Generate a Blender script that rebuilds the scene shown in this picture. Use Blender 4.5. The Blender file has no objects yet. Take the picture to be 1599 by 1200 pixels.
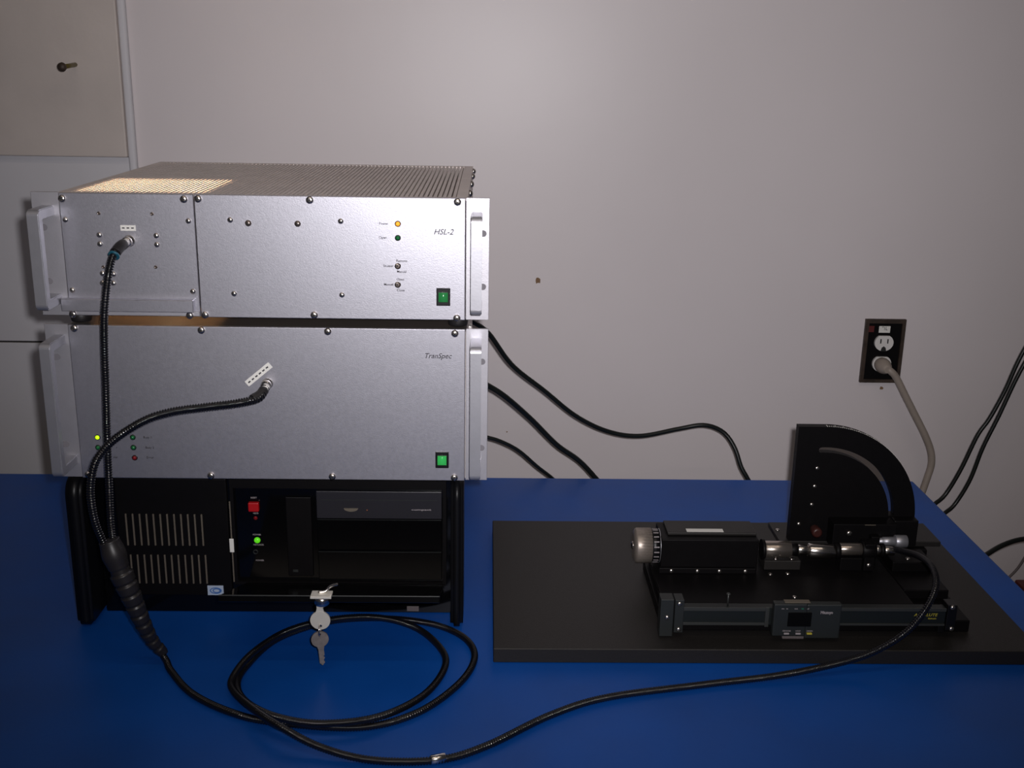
import bpy, bmesh, math, random
from mathutils import Vector, Matrix
random.seed(7)
S = bpy.context.scene
C = S.collection
PI = math.pi

# ---------------------------------------------------------------- camera, world, light
PITCH, YAW, ROLL, FPX = 0.28188, 0.02366, -0.01696, 1721.4
CAM = Vector((0.2402, -1.1773, 0.6454))
fw = Vector((math.sin(YAW) * math.cos(PITCH), math.cos(YAW) * math.cos(PITCH), -math.sin(PITCH)))
rt = Vector((math.cos(YAW), -math.sin(YAW), 0)); dn = fw.cross(rt)
right = math.cos(ROLL) * rt + math.sin(ROLL) * dn
down = -math.sin(ROLL) * rt + math.cos(ROLL) * dn
cd = bpy.data.cameras.new('camera'); cam = bpy.data.objects.new('camera', cd); C.objects.link(cam)
mat3 = Matrix((right, -down, -fw)).transposed()
cam.matrix_world = Matrix.Translation(CAM) @ mat3.to_4x4()
cd.sensor_width = 36; cd.lens = 36 * FPX / 1599; cd.clip_start = 0.02
S.camera = cam
S.view_settings.view_transform = 'Standard'; S.view_settings.look = 'None'
S.view_settings.exposure = 0; S.view_settings.gamma = 1; S.view_settings.use_curve_mapping = False
w = bpy.data.worlds.new('room_air'); S.world = w; w.use_nodes = True
w.node_tree.nodes['Background'].inputs[0].default_value = (0.95, 0.92, 1.0, 1)
w.node_tree.nodes['Background'].inputs[1].default_value = 0.022

def lamp(name, kind, loc, energy, color, size=0.1, target=None, **kw):
    l = bpy.data.lights.new(name, kind); l.energy = energy; l.color = color
    if kind == 'AREA': l.shape = 'DISK'; l.size = size
    else: l.shadow_soft_size = size
    for k, v in kw.items(): setattr(l, k, v)
    o = bpy.data.objects.new(name, l); C.objects.link(o); o.location = loc
    if target is not None:
        o.rotation_euler = (Vector(target) - Vector(loc)).to_track_quat('-Z', 'Y').to_euler()
    return o
# the camera's own flash, just right of and above the lens
lamp('camera_flash', 'SPOT', CAM + right * 0.024 - down * 0.022, 54, (1.0, 0.965, 0.985), 0.010,
     target=(0.34, 0.70, 0.50), spot_size=math.radians(80), spot_blend=1.0)
# the room's ceiling lamp behind the photographer
for cy in (-1.45, -0.75):
    tl = lamp('ceiling_tube_lamp', 'AREA', (0.3, cy, 1.95), 3.2, (1.0, 0.84, 0.70), 1.8)
    tl.data.shape = 'RECTANGLE'; tl.data.size_y = 0.06

# ---------------------------------------------------------------- materials
def mat(name, col, rough=0.5, metal=0.0, noise=0.0, nscale=40, bump=0.0, bscale=200, emit=None, estr=0, spec=0.5,
        stretch=(1, 1, 1), rvar=0.0, coat=0.0):
    m = bpy.data.materials.new(name); m.use_nodes = True
    nt = m.node_tree; b = nt.nodes['Principled BSDF']
    b.inputs['Base Color'].default_value = (*col, 1); b.inputs['Roughness'].default_value = rough
    b.inputs['Metallic'].default_value = metal; b.inputs['Specular IOR Level'].default_value = spec
    b.inputs['Coat Weight'].default_value = coat
    tc = nt.nodes.new('ShaderNodeTexCoord'); mp = nt.nodes.new('ShaderNodeMapping')
    mp.inputs['Scale'].default_value = stretch; nt.links.new(tc.outputs['Object'], mp.inputs[0])
    nz = nt.nodes.new('ShaderNodeTexNoise'); nz.inputs['Scale'].default_value = nscale
    nz.inputs['Detail'].default_value = 6
    nt.links.new(mp.outputs[0], nz.inputs[0])
    cr = nt.nodes.new('ShaderNodeValToRGB')
    k = max(noise, 0.02)
    cr.color_ramp.elements[0].position = 0.3; cr.color_ramp.elements[1].position = 0.7
    cr.color_ramp.elements[0].color = (*[c * (1 - k) for c in col], 1)
    cr.color_ramp.elements[1].color = (*[min(1, c * (1 + k)) for c in col], 1)
    nt.links.new(nz.outputs[0], cr.inputs[0]); nt.links.new(cr.outputs[0], b.inputs['Base Color'])
    if rvar:
        mr = nt.nodes.new('ShaderNodeMapRange'); mr.inputs[3].default_value = rough - rvar; mr.inputs[4].default_value = rough + rvar
        nt.links.new(nz.outputs[0], mr.inputs[0]); nt.links.new(mr.outputs[0], b.inputs['Roughness'])
    if bump:
        n2 = nt.nodes.new('ShaderNodeTexNoise'); n2.inputs['Scale'].default_value = bscale; n2.inputs['Detail'].default_value = 3
        nt.links.new(mp.outputs[0], n2.inputs[0])
        bp = nt.nodes.new('ShaderNodeBump'); bp.inputs['Strength'].default_value = bump; bp.inputs['Distance'].default_value = 0.002
        nt.links.new(n2.outputs[0], bp.inputs['Height']); nt.links.new(bp.outputs[0], b.inputs['Normal'])
    if emit:
        b.inputs['Emission Color'].default_value = (*emit, 1); b.inputs['Emission Strength'].default_value = estr
    return m
M = {}
M['wall'] = mat('painted_plaster', (0.71, 0.66, 0.67), 0.40, noise=0.03, nscale=2.5, bump=0.12, bscale=14, rvar=0.05, spec=0.45)
M['board'] = mat('painted_board', (0.58, 0.52, 0.485), 0.6, noise=0.05, nscale=9, bump=0.25, bscale=45)
M['board2'] = mat('white_board', (0.64, 0.63, 0.66), 0.6, noise=0.03, nscale=6, bump=0.15, bscale=45)
M['gap'] = mat('dark_gap', (0.03, 0.028, 0.026), 0.9)
M['floor'] = mat('floor_vinyl', (0.12, 0.11, 0.10), 0.6, noise=0.2, nscale=5)
M['blue'] = mat('blue_laminate', (0.002, 0.072, 0.36), 0.46, noise=0.12, nscale=7, bump=0.04, bscale=260, rvar=0.07, spec=0.35)
M['steel_leg'] = mat('grey_painted_steel', (0.2, 0.2, 0.21), 0.5)
M['alu'] = mat('anodised_aluminium', (0.52, 0.515, 0.57), 0.43, 0.90, noise=0.03, nscale=300, bump=0.06, bscale=900, rvar=0.03)
M['alu2'] = mat('satin_aluminium', (0.47, 0.47, 0.51), 0.42, 0.75, noise=0.03, nscale=80, bump=0.03, bscale=500)
M['ear'] = mat('rack_ear_aluminium', (0.54, 0.53, 0.57), 0.46, 0.75, noise=0.03, nscale=80, bump=0.05, bscale=700)
M['cover'] = mat('steel_cover', (0.74, 0.67, 0.64), 0.55, 0.3, noise=0.05, nscale=30)
M['shaded_cover'] = mat('shaded_steel_cover', (0.10, 0.085, 0.075), 0.5, 0.4, noise=0.05, nscale=30)  # cover steel again, with the shade of the gap put into its colour
M['chrome'] = mat('nickel_plated', (0.70, 0.66, 0.62), 0.2, 1.0, noise=0.05, nscale=300)
M['screw'] = mat('steel_screw', (0.62, 0.58, 0.55), 0.27, 1.0, noise=0.05, nscale=300)
M['dark_screw'] = mat('dark_screw', (0.22, 0.18, 0.16), 0.35, 0.9)
M['hole'] = mat('screw_slot_shadow', (0.015, 0.015, 0.015), 0.8)
M['grey_hole'] = mat('rack_slot', (0.20, 0.19, 0.21), 0.8)
M['black'] = mat('black_plastic', (0.005, 0.005, 0.006), 0.38, noise=0.1, nscale=200, bump=0.05, bscale=1500, spec=0.3)
M['gloss'] = mat('glossy_black', (0.002, 0.002, 0.0025), 0.10, spec=0.4)
M['satin_black'] = mat('black_anodised', (0.0035, 0.003, 0.0035), 0.5, 0.0, noise=0.1, nscale=100, spec=0.14)
M['drive'] = mat('drive_bezel', (0.012, 0.0115, 0.017), 0.45, noise=0.05)
M['bread'] = mat('black_breadboard', (0.015, 0.0135, 0.0125), 0.5, noise=0.15, nscale=500, bump=0.15, bscale=900, spec=0.4)
M['rubber'] = mat('black_rubber', (0.014, 0.013, 0.014), 0.45, noise=0.1)
M['boot'] = mat('strain_relief_rubber', (0.020, 0.018, 0.019), 0.40, noise=0.15, nscale=60)
M['cable'] = mat('cable_jacket', (0.005, 0.005, 0.007), 0.14, noise=0.1, spec=0.6)
M['pcable'] = mat('power_cable_jacket', (0.008, 0.010, 0.009), 0.35, noise=0.1, spec=0.45)
M['cord'] = mat('beige_cord', (0.33, 0.28, 0.24), 0.5, noise=0.05)
M['greycord'] = mat('grey_cord', (0.12, 0.10, 0.10), 0.5)
M['white'] = mat('white_plastic', (0.72, 0.70, 0.68), 0.35, noise=0.04)
M['label'] = mat('paper_label', (0.75, 0.74, 0.70), 0.6, noise=0.03)
M['brown'] = mat('dirty_brown_metal', (0.045, 0.030, 0.022), 0.55, 0.2, noise=0.5, nscale=60)
M['reddirt'] = mat('dark_red_paint', (0.10, 0.012, 0.012), 0.5)
M['ink'] = mat('grey_ink', (0.03, 0.028, 0.035), 0.7)
M['palehink'] = mat('white_ink', (0.30, 0.27, 0.28), 0.6)
M['yellowink'] = mat('yellow_ink', (0.42, 0.36, 0.04), 0.6)
M['greenink'] = mat('green_ink', (0.01, 0.22, 0.12), 0.6)
M['tan'] = mat('vent_slat', (0.13, 0.11, 0.085), 0.6, 0.1)
M['tube'] = mat('dull_nickel_tube', (0.42, 0.37, 0.33), 0.24, 0.9)
M['knurl'] = mat('knurled_aluminium', (0.36, 0.31, 0.27), 0.4, 0.6, noise=0.1, nscale=400)
M['grey'] = mat('slate_grey_plastic', (0.015, 0.018, 0.018), 0.5, noise=0.05)
M['scale'] = mat('scale_beam_steel', (0.009, 0.012, 0.012), 0.45, 0.1)
M['scale_edge'] = mat('scale_edge_steel', (0.055, 0.058, 0.055), 0.4, 0.4)
M['lcd'] = mat('lcd_glass', (0.003, 0.003, 0.003), 0.4, spec=0.1)
M['redbtn'] = mat('red_button', (0.36, 0.005, 0.008), 0.4, emit=(1, 0.0, 0.0), estr=0.03)
M['redknob'] = mat('red_brown_knob', (0.045, 0.012, 0.010), 0.4)
M['led_orange'] = mat('lit_orange_led', (0.9, 0.35, 0.04), 0.3, emit=(1.0, 0.34, 0.02), estr=0.9)
M['led_green_on'] = mat('lit_green_led', (0.35, 0.7, 0.02), 0.3, emit=(0.55, 1.0, 0.0), estr=1.1)
M['led_green'] = mat('green_led', (0.01, 0.14, 0.04), 0.2)
M['led_pc'] = mat('lit_power_led', (0.1, 0.6, 0.02), 0.3, emit=(0.12, 0.75, 0.01), estr=0.5)
M['led_red'] = mat('red_led', (0.20, 0.008, 0.012), 0.2)
M['led_amber'] = mat('amber_led', (0.20, 0.05, 0.01), 0.3)
M['rocker'] = mat('green_rocker', (0.02, 0.17, 0.05), 0.16, emit=(0.08, 0.7, 0.15), estr=0.07)
M['rocker_lit'] = mat('lit_green_rocker', (0.03, 0.3, 0.08), 0.16, emit=(0.06, 0.8, 0.12), estr=0.22)
M['blueband'] = mat('blue_band', (0.01, 0.10, 0.15), 0.4)
M['sticker_blue'] = mat('blue_print', (0.06, 0.16, 0.42), 0.5)
M['sticker_bg'] = mat('pale_blue_label', (0.42, 0.50, 0.62), 0.5)
M['key'] = mat('nickel_key', (0.72, 0.69, 0.62), 0.42, 0.35, noise=0.05)
M['brasskey'] = mat('dull_brass_key', (0.26, 0.23, 0.21), 0.42, 0.4, noise=0.15, nscale=200)
M['brass'] = mat('tarnished_brass', (0.16, 0.13, 0.03), 0.35, 0.8)
M['chip'] = mat('wall_chip', (0.22, 0.13, 0.07), 0.8)
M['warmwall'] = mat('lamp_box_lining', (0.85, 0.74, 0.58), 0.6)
M['glow_panel'] = mat('glow_panel_emission', (0.9, 0.85, 0.75), 0.6, emit=(1.0, 0.76, 0.50), estr=8.0)  # emission for the plate added under the lid
M['bulb'] = mat('halogen_bulb', (1, 0.9, 0.7), 0.3, emit=(1.0, 0.62, 0.30), estr=30)

# ---------------------------------------------------------------- mesh helpers
WL = {}
def box(bm, x0, x1, y0, y1, z0, z1, bev=0.0, seg=2):
    r = bmesh.ops.create_cube(bm, size=1.0)
    vs = r['verts']
    for v in vs:
        v.co = Vector(((x0 + x1) / 2 + v.co.x * (x1 - x0), (y0 + y1) / 2 + v.co.y * (y1 - y0), (z0 + z1) / 2 + v.co.z * (z1 - z0)))
    if bev > 0:
        es = list({e for v in vs for e in v.link_edges})
        bmesh.ops.bevel(bm, geom=es, offset=bev, segments=seg, affect='EDGES', profile=0.5)
    return bm
def basis(axis):
    a = Vector(axis).normalized()
    u = a.orthogonal().normalized()
    if abs(a.z) < 0.9: u = (Vector((0, 0, 1)) - a * a.z).normalized()
    return a, u, a.cross(u)
def lathe(bm, org, axis, prof, n=24, cap=True):
    a, u, v = basis(axis); org = Vector(org); rings = []
    for t, r in prof:
        rings.append([bm.verts.new(org + a * t + (u * math.cos(2 * PI * k / n) + v * math.sin(2 * PI * k / n)) * max(r, 1e-5)) for k in range(n)])
    for i in range(len(rings) - 1):
        for k in range(n):
            f = bm.faces.new((rings[i][k], rings[i][(k + 1) % n], rings[i + 1][(k + 1) % n], rings[i + 1][k])); f.smooth = True
    if cap:
        bm.faces.new(list(reversed(rings[0]))); bm.faces.new(rings[-1])
    return bm
def cyl(bm, p0, p1, r0, r1=None, n=20, ch=0.0):
    p0 = Vector(p0); d = Vector(p1) - p0; L = d.length; r1 = r0 if r1 is None else r1
    pr = [(0, r0 - ch), (ch, r0), (L - ch, r1), (L, r1 - ch)] if ch else [(0, r0), (L, r1)]
    return lathe(bm, p0, d, pr, n)
def spline(pts, step):
    P = [Vector(p) for p in pts]; P = [P[0] * 2 - P[1]] + P + [P[-1] * 2 - P[-2]]
    out = []
    for i in range(1, len(P) - 2):
        a, b, c, d = P[i - 1:i + 3]
        n = max(2, int((c - b).length / (step / 4)))
        for k in range(n):
            t = k / n
            out.append(0.5 * ((2 * b) + (c - a) * t + (2 * a - 5 * b + 4 * c - d) * t * t + (3 * b - a - 3 * c + d) * t ** 3))
    out.append(P[-2])
    # smooth a little, then resample evenly
    for _ in range(6):
        out = [out[0]] + [(out[i - 1] + out[i] * 2 + out[i + 1]) / 4 for i in range(1, len(out) - 1)] + [out[-1]]
    res = [out[0]]; acc = 0
    for i in range(1, len(out)):
        seg = out[i] - out[i - 1]; L = seg.length; pos = 0
        while L > 0 and acc + (L - pos) >= step:
            pos += step - acc; acc = 0; res.append(out[i - 1] + seg * (pos / L))
        acc += L - pos
    res.append(out[-1])
    return res
def tube(bm, pts, r, n=12, step=0.004, rf=None):
    P = spline(pts, step); rings = []; u = None; s = 0
    for i, p in enumerate(P):
        t = (P[min(i + 1, len(P) - 1)] - P[max(i - 1, 0)]).normalized()
        if u is None: u = t.orthogonal().normalized()
        u = (u - t * u.dot(t)).normalized(); v = t.cross(u)
        if i: s += (P[i] - P[i - 1]).length
        rr = r if rf is None else rf(i, s)
        rings.append([bm.verts.new(p + (u * math.cos(2 * PI * k / n) + v * math.sin(2 * PI * k / n)) * rr) for k in range(n)])
    for i in range(len(rings) - 1):
        for k in range(n):
            f = bm.faces.new((rings[i][k], rings[i][(k + 1) % n], rings[i + 1][(k + 1) % n], rings[i + 1][k])); f.smooth = True
    bm.faces.new(list(reversed(rings[0]))); bm.faces.new(rings[-1])
    return bm
def prism(bm, poly, y0, y1, hole=None):
    """poly of (x,z) extruded along y; with hole = a second outline of the same point count, the region between them"""
    if hole is None:
        a = [bm.verts.new((x, y0, z)) for x, z in poly]; b = [bm.verts.new((x, y1, z)) for x, z in poly]
        n = len(poly); bm.faces.new(a); bm.faces.new(list(reversed(b)))
        for k in range(n): bm.faces.new((a[k], b[k], b[(k + 1) % n], a[(k + 1) % n]))
    else:
        n = len(poly)
        R = [[bm.verts.new((x, y, z)) for x, z in pl] for pl in (poly, hole) for y in (y0, y1)]
        for k in range(n):
            j = (k + 1) % n
            bm.faces.new((R[0][k], R[0][j], R[2][j], R[2][k])); bm.faces.new((R[1][k], R[3][k], R[3][j], R[1][j]))
            bm.faces.new((R[0][k], R[1][k], R[1][j], R[0][j])); bm.faces.new((R[2][k], R[2][j], R[3][j], R[3][k]))
    return bm
def B(): return bmesh.new()
def obj(name, bm, m, parent=None, label=None, recalc=True):
    if recalc: bmesh.ops.recalc_face_normals(bm, faces=bm.faces[:])
    me = bpy.data.meshes.new(name); bm.to_mesh(me); bm.free()
    me.materials.append(M[m] if isinstance(m, str) else m)
    o = bpy.data.objects.new(name, me); C.objects.link(o)
    if parent:
        me.transform(Matrix.Translation(-WL[parent.name])); o.parent = parent; WL[o.name] = WL[parent.name].copy()
    else:
        WL[o.name] = Vector((0, 0, 0))
    if label: o['label'] = label
    return o
def rebase(o, loc):
    """give a top-level mesh its own origin"""
    loc = Vector(loc); o.data.transform(Matrix.Translation(-loc)); o.location = loc; WL[o.name] = loc; return o
def tag(o, label, cat, group=None):
    o['label'] = label; o['category'] = cat
    if group: o['group'] = group
    return o
def thing(name, label, cat, loc, group=None):
    o = bpy.data.objects.new(name, None); C.objects.link(o); o.location = loc; o.empty_display_size = 0.02
    WL[o.name] = Vector(loc); return tag(o, label, cat, group)
def struct(name, bm, m, parent=None):
    o = obj(name, bm, m, parent); o['kind'] = 'structure'; return o
def put(proto, parent, p, first=None):
    """copy of a small part placed at world point p under parent"""
    o = proto.copy(); C.objects.link(o); o.parent = parent; o.location = Vector(p) - WL[parent.name]
    WL[o.name] = Vector(p); return o
class Kind:
    """a small repeated part: one mesh, placed as a child wherever it is seen"""
    def __init__(s, name, pieces):
        s.name = name; s.meshes = []
        for nm, bm, m in pieces:
            bmesh.ops.recalc_face_normals(bm, faces=bm.faces[:])
            me = bpy.data.meshes.new(nm); bm.to_mesh(me); bm.free(); me.materials.append(M[m]); s.meshes.append((nm, me))
    def at(s, parent, p, rot=0, label=None, mt=None):
        nm, me = s.meshes[0]
        o = bpy.data.objects.new(nm, me); C.objects.link(o); o.parent = parent; o.location = Vector(p) - WL[parent.name]
        o.rotation_euler = (0, rot, 0) if isinstance(rot, (int, float)) else rot
        WL[o.name] = Vector(p)
        if label: o['label'] = label
        for nm2, me2 in s.meshes[1:]:
            c = bpy.data.objects.new(nm2, me2); C.objects.link(c); c.parent = o; WL[c.name] = Vector(p)
        return o
def text(s, x, z, y, h, m, parent, align='CENTER', shear=0.0, name='lettering', rot=0.0, facing='front', sx=1.0, bold=0.00005):
    cu = bpy.data.curves.new('txt', 'FONT'); cu.body = s; cu.size = h * 1.4; cu.align_x = align; cu.align_y = 'CENTER'
    cu.extrude = 0.00005; cu.shear = shear; cu.offset = bold; cu.resolution_u = 3
    t = bpy.data.objects.new('txt', cu); C.objects.link(t)
    bpy.context.view_layer.update()
    me = bpy.data.meshes.new_from_object(t.evaluated_get(bpy.context.evaluated_depsgraph_get()))
    bpy.data.objects.remove(t); bpy.data.curves.remove(cu)
    R = Matrix.Rotation(PI / 2, 4, 'X') if facing == 'front' else Matrix.Identity(4)
    me.transform(Matrix.Translation((x, y, z)) @ R @ Matrix.Rotation(rot, 4, 'Z') @ Matrix.Scale(sx, 4, (1, 0, 0)))
    me.materials.clear(); me.materials.append(M[m])
    o = bpy.data.objects.new(name, me); C.objects.link(o)
    me.transform(Matrix.Translation(-WL[parent.name])); o.parent = parent; WL[o.name] = WL[parent.name].copy()
    return o

def dome(r, h, n=20):
    return [(0, r), (h * 0.35, r * 0.97), (h * 0.7, r * 0.78), (h * 0.93, r * 0.42), (h, 0.0)]
def cross_slot(r, y, wd=0.0004, two=True):
    bm = B(); box(bm, -r, r, y - 0.0003, y + 0.0004, -wd, wd)
    if two: box(bm, -wd, wd, y - 0.00032, y + 0.0004, -r, r)
    return bm
FR = (0, -1, 0)
K_big = Kind('screw', [('screw', lathe(B(), (0, 0, 0), FR, [(0, .0040), (.0016, .0040), (.0026, .0033), (.0031, .0020), (.0032, 0)]), 'screw'),
                       ('recess', cross_slot(.0020, -.0031), 'hole')])
K_mid = Kind('screw', [('screw', lathe(B(), (0, 0, 0), FR, dome(.0030, .0021)), 'screw'), ('recess', cross_slot(.0013, -.0020, .0003), 'hole')])
K_dark = Kind('screw', [('screw', lathe(B(), (0, 0, 0), FR, dome(.0034, .0024)), 'dark_screw'), ('recess', cross_slot(.0015, -.0022, .0003), 'hole')])
K_tiny = Kind('screw', [('screw', lathe(B(), (0, 0, 0), FR, [(0, .0019), (.0003, .0019), (.0004, .0011), (.0001, .0009)]), 'dark_screw')])
K_top = Kind('screw', [('screw', lathe(B(), (0, 0, 0), (0, 0, 1), dome(.0030, .0020)), 'screw')])
def led(m): return Kind('indicator', [('indicator', lathe(B(), (0, 0, 0), FR, dome(.0024, .0028)), m),
                                      ('bezel', lathe(B(), (0, 0, 0), FR, [(0, .0032), (.0006, .0032), (.0007, .0025)]), 'black')])

# ---------------------------------------------------------------- the room
WY = 0.70
bm = B(); box(bm, -1.6, 2.6, WY, WY + 0.1, -0.74, 1.7); wall = struct('wall_back', bm, 'wall')
bm = B(); box(bm, -1.6, 2.6, -2.6, WY, -0.80, -0.74); struct('floor', bm, 'floor')
# left section of the wall: a proud painted board above, boards with an open joint below, and a rounded corner strip
bm = B(); box(bm, -1.55, -0.356, WY - 0.018, WY, 0.4885, 1.65, 0.002); struct('trim_1', bm, 'board')
bm = B(); box(bm, -1.55, -0.352, WY - 0.005, WY, 0.1715, 0.4880, 0.001); struct('trim_2', bm, 'board2')
bm = B(); box(bm, -1.55, -0.352, WY - 0.006, WY, -0.74, 0.1685, 0.001); struct('trim_3', bm, 'board2')
bm = B(); box(bm, -0.356, -0.343, WY - 0.014, WY, -0.74, 1.65, 0.005, 4); struct('trim_4', bm, 'board2')
bm = B(); box(bm, -1.55, -0.358, WY - 0.003, WY - 0.0005, 0.1685, 0.1715); box(bm, -1.55, -0.358, WY - 0.006, WY - 0.0005, 0.4880, 0.4888)
struct('trim_5', bm, 'gap')
# small chips in the wall paint
for (x, z, r) in ((0.3258, 0.2886, .0068), (0.2768, 0.0120, .0018), (0.945, 0.101, .0040)):
    bm = B(); k = 9
    poly = [(x + r * math.cos(2 * PI * i / k) * random.uniform(.5, 1.1), z + r * math.sin(2 * PI * i / k) * random.uniform(.5, 1.1)) for i in range(k)]
    prism(bm, poly, WY - 0.0006, WY); struct('paint_chip', bm, 'chip', wall)

# ---------------------------------------------------------------- nail in the board
t = thing('nail', 'tarnished long round-headed nail sticking out of the board at upper left', 'nail', (-0.4272, 0.682, 0.634))
bm = B(); cyl(bm, (-0.4272, 0.684, 0.6343), (-0.4271, 0.622, 0.6308), 0.0036, n=14); obj('shank', bm, 'brass', t)
bm = B(); lathe(bm, (-0.4271, 0.624, 0.6308), (0, -1, -0.05), dome(.0072, .006)); obj('head', bm, 'brown', t)

# ---------------------------------------------------------------- wall outlet
ox, oz = 0.938, 0.1705
t = thing('wall_outlet', 'dirty dark wall outlet with two white sockets on right of the wall', 'outlet', (ox, WY, 0.113))
bm = B()
Wd, Hd = 0.0355, 0.0575
out = [(ox - Wd, oz - Hd), (ox + Wd, oz - Hd), (ox + Wd, oz + Hd), (ox - Wd, oz + Hd)]
inn = [(ox - Wd + .006, oz - Hd + .006), (ox + Wd - .006, oz - Hd + .006), (ox + Wd - .006, oz + Hd - .007), (ox - Wd + .006, oz + Hd - .007)]
prism(bm, out, WY - 0.007, WY - 0.0002, hole=inn); obj('frame', bm, 'brown', t)
bm = B(); box(bm, ox - Wd + .005, ox + Wd - .005, WY - 0.003, WY - 0.0003, oz - Hd + .005, oz + Hd - .006); obj('back_plate', bm, 'satin_black', t)
bm = B(); box(bm, ox - .030, ox - .019, WY - 0.0036, WY - 0.003, oz + .034, oz + .045); obj('paint_patch', bm, 'reddirt', t)
def socket_face(zc):
    pts = []
    for i in range(40):
        a = 2 * PI * i / 40 + PI / 2
        x = .0165 * math.cos(a); z = .0150 * math.sin(a); z = min(z, .0125)
        pts.append((ox + x, zc + z))
    bm = B(); prism(bm, pts, WY - 0.0075, WY - 0.0028); bmesh.ops.bevel(bm, geom=[e for e in bm.edges if all(abs(v.co.y - (WY - .0075)) < 1e-5 for v in e.verts)], offset=.0008, segments=2, affect='EDGES')
    f = obj('socket', bm, 'white', t)
    bm = B()
    for dx in (-.0062, .0062): box(bm, ox + dx - .0011, ox + dx + .0011, WY - 0.0078, WY - 0.007, zc - .001, zc + .007)
    prism(bm, [(ox - .0052, zc - .0152), (ox + .0052, zc - .0152), (ox + .0034, zc - .0085), (ox, zc - .0060), (ox - .0034, zc - .0085)], WY - .0079, WY - .007)
    obj('slots', bm, 'hole', f)
socket_face(oz + .0155); socket_face(oz - .0225)
bm = B(); box(bm, ox - .0105, ox + .0095, WY - .0040, WY - .0028, oz + .033, oz + .045, .0004); lb = obj('tag', bm, 'label', t, 'small white paper tag with dark marks')
text('"1L', ox - .0005, oz + .0405, WY - .0041, .0065, 'ink', lb, sx=0.8)
# plug and cord
CORD = [(0.9375, 0.664, 0.1462), (0.9425, 0.660, 0.1440), (0.954, 0.66, 0.132), (0.9749, 0.66, 0.0972), (0.9961, 0.66, 0.0621), (1.0175, 0.66, 0.0265), (1.0315, 0.66, -0.0034), (1.0356, 0.66, -0.0276), (1.0317, 0.66, -0.0521), (1.0259, 0.66, -0.0804), (1.0178, 0.66, -0.1203), (1.02, .655, -.3), (1.03, .65, -.735)]
t = thing('power_lead', 'thick beige power cord plugged into the lower socket of the outlet', 'cord', (1.03, .65, -.74))
bm = B(); tube(bm, CORD, .0062, 14, .006); obj('cord', bm, 'cord', t)
bm = B(); lathe(bm, (0.9365, WY - .0078, 0.1475), (0.02, -1, -.03), [(0, .0125), (.006, .0135), (.013, .0135), (.022, .0115), (.030, .0082), (.035, .006)], 28); obj('plug', bm, 'cord', t)

# ---------------------------------------------------------------- blue table
t = thing('table', 'long blue laminate table standing a little off the wall', 'table', (-0.1, -0.1, -0.74))
bm = B(); box(bm, -1.15, 0.941, -0.62, 0.504, -0.030, 0.0, .003, 2); obj('tabletop', bm, 'blue', t)
for (x, y) in ((-1.08, -.55), (.87, -.55), (-1.08, .43), (.87, .43)):
    bm = B(); box(bm, x - .022, x + .022, y - .022, y + .022, -.74, -.0302, .003); obj('leg', bm, 'steel_leg', t)
for y in (.42, -.56):
    bm = B(); box(bm, -1.05, .84, y, y + .02, -.10, -.0303); obj('apron', bm, 'steel_leg', t)

# ---------------------------------------------------------------- shared rack pieces
def d_handle(parent, xc, z0, z1, wd, dep, m='alu2'):
    """flat bar bent to a squared D: out, up, and back"""
    bm = B(); th = 0.0105; r = .006
    def outline(a0, a1, d, rad, n=5):
        pts = [(0, a0)]
        for i in range(n + 1):
            a = i / n * PI / 2; pts.append((-(d - rad) - rad * math.sin(a), a0 + rad - rad * math.cos(a)))
        for i in range(n + 1):
            a = i / n * PI / 2; pts.append((-(d - rad) - rad * math.cos(a), a1 - rad + rad * math.sin(a)))
        pts.append((0, a1)); return pts
    O = outline(z0, z1, dep, r); I = outline(z0 + th, z1 - th, dep - th, .0015)
    R = [[bm.verts.new((x, y, z)) for y, z in pl] for pl in (O, I) for x in (xc - wd / 2, xc + wd / 2)]
    n = len(O)
    for k in range(n - 1):
        bm.faces.new((R[0][k], R[0][k + 1], R[2][k + 1], R[2][k])); bm.faces.new((R[1][k], R[3][k], R[3][k + 1], R[1][k + 1]))
        bm.faces.new((R[0][k], R[1][k], R[1][k + 1], R[0][k + 1])); bm.faces.new((R[2][k], R[2][k + 1], R[3][k + 1], R[3][k]))
    for k in (0, n - 1): bm.faces.new((R[0][k], R[2][k], R[3][k], R[1][k]))
    bmesh.ops.recalc_face_normals(bm, faces=bm.faces[:])
    long_edges = [e for e in bm.edges if len(e.link_faces) == 2 and e.calc_face_angle(0) > 1.2 and abs(e.verts[0].co.x - e.verts[1].co.x) < 1e-6]
    bmesh.ops.bevel(bm, geom=long_edges, offset=.0009, segments=2, affect='EDGES')
    return obj('handle', bm, m, parent)
def ear(parent, side, z0, z1, x_in, slots):
    x0, x1 = (x_in, .2413) if side > 0 else (-.2413, x_in)
    bm = B(); box(bm, x0, x1, -.0005, .003, z0, z1, .0004, 1); e = obj('rack_ear', bm, 'ear', parent)
    for z in slots:
        bm = B(); cx = side * .2325; n = 24; pts = []
        for i in range(n):
            a = 2 * PI * i / n; pts.append((cx + .0035 * math.cos(a) + (.0022 if math.cos(a) > 0 else -.0022), z + .0035 * math.sin(a)))
        prism(bm, pts, -.0007, .0028); obj('mounting_slot', bm, 'grey_hole', e)
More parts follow.
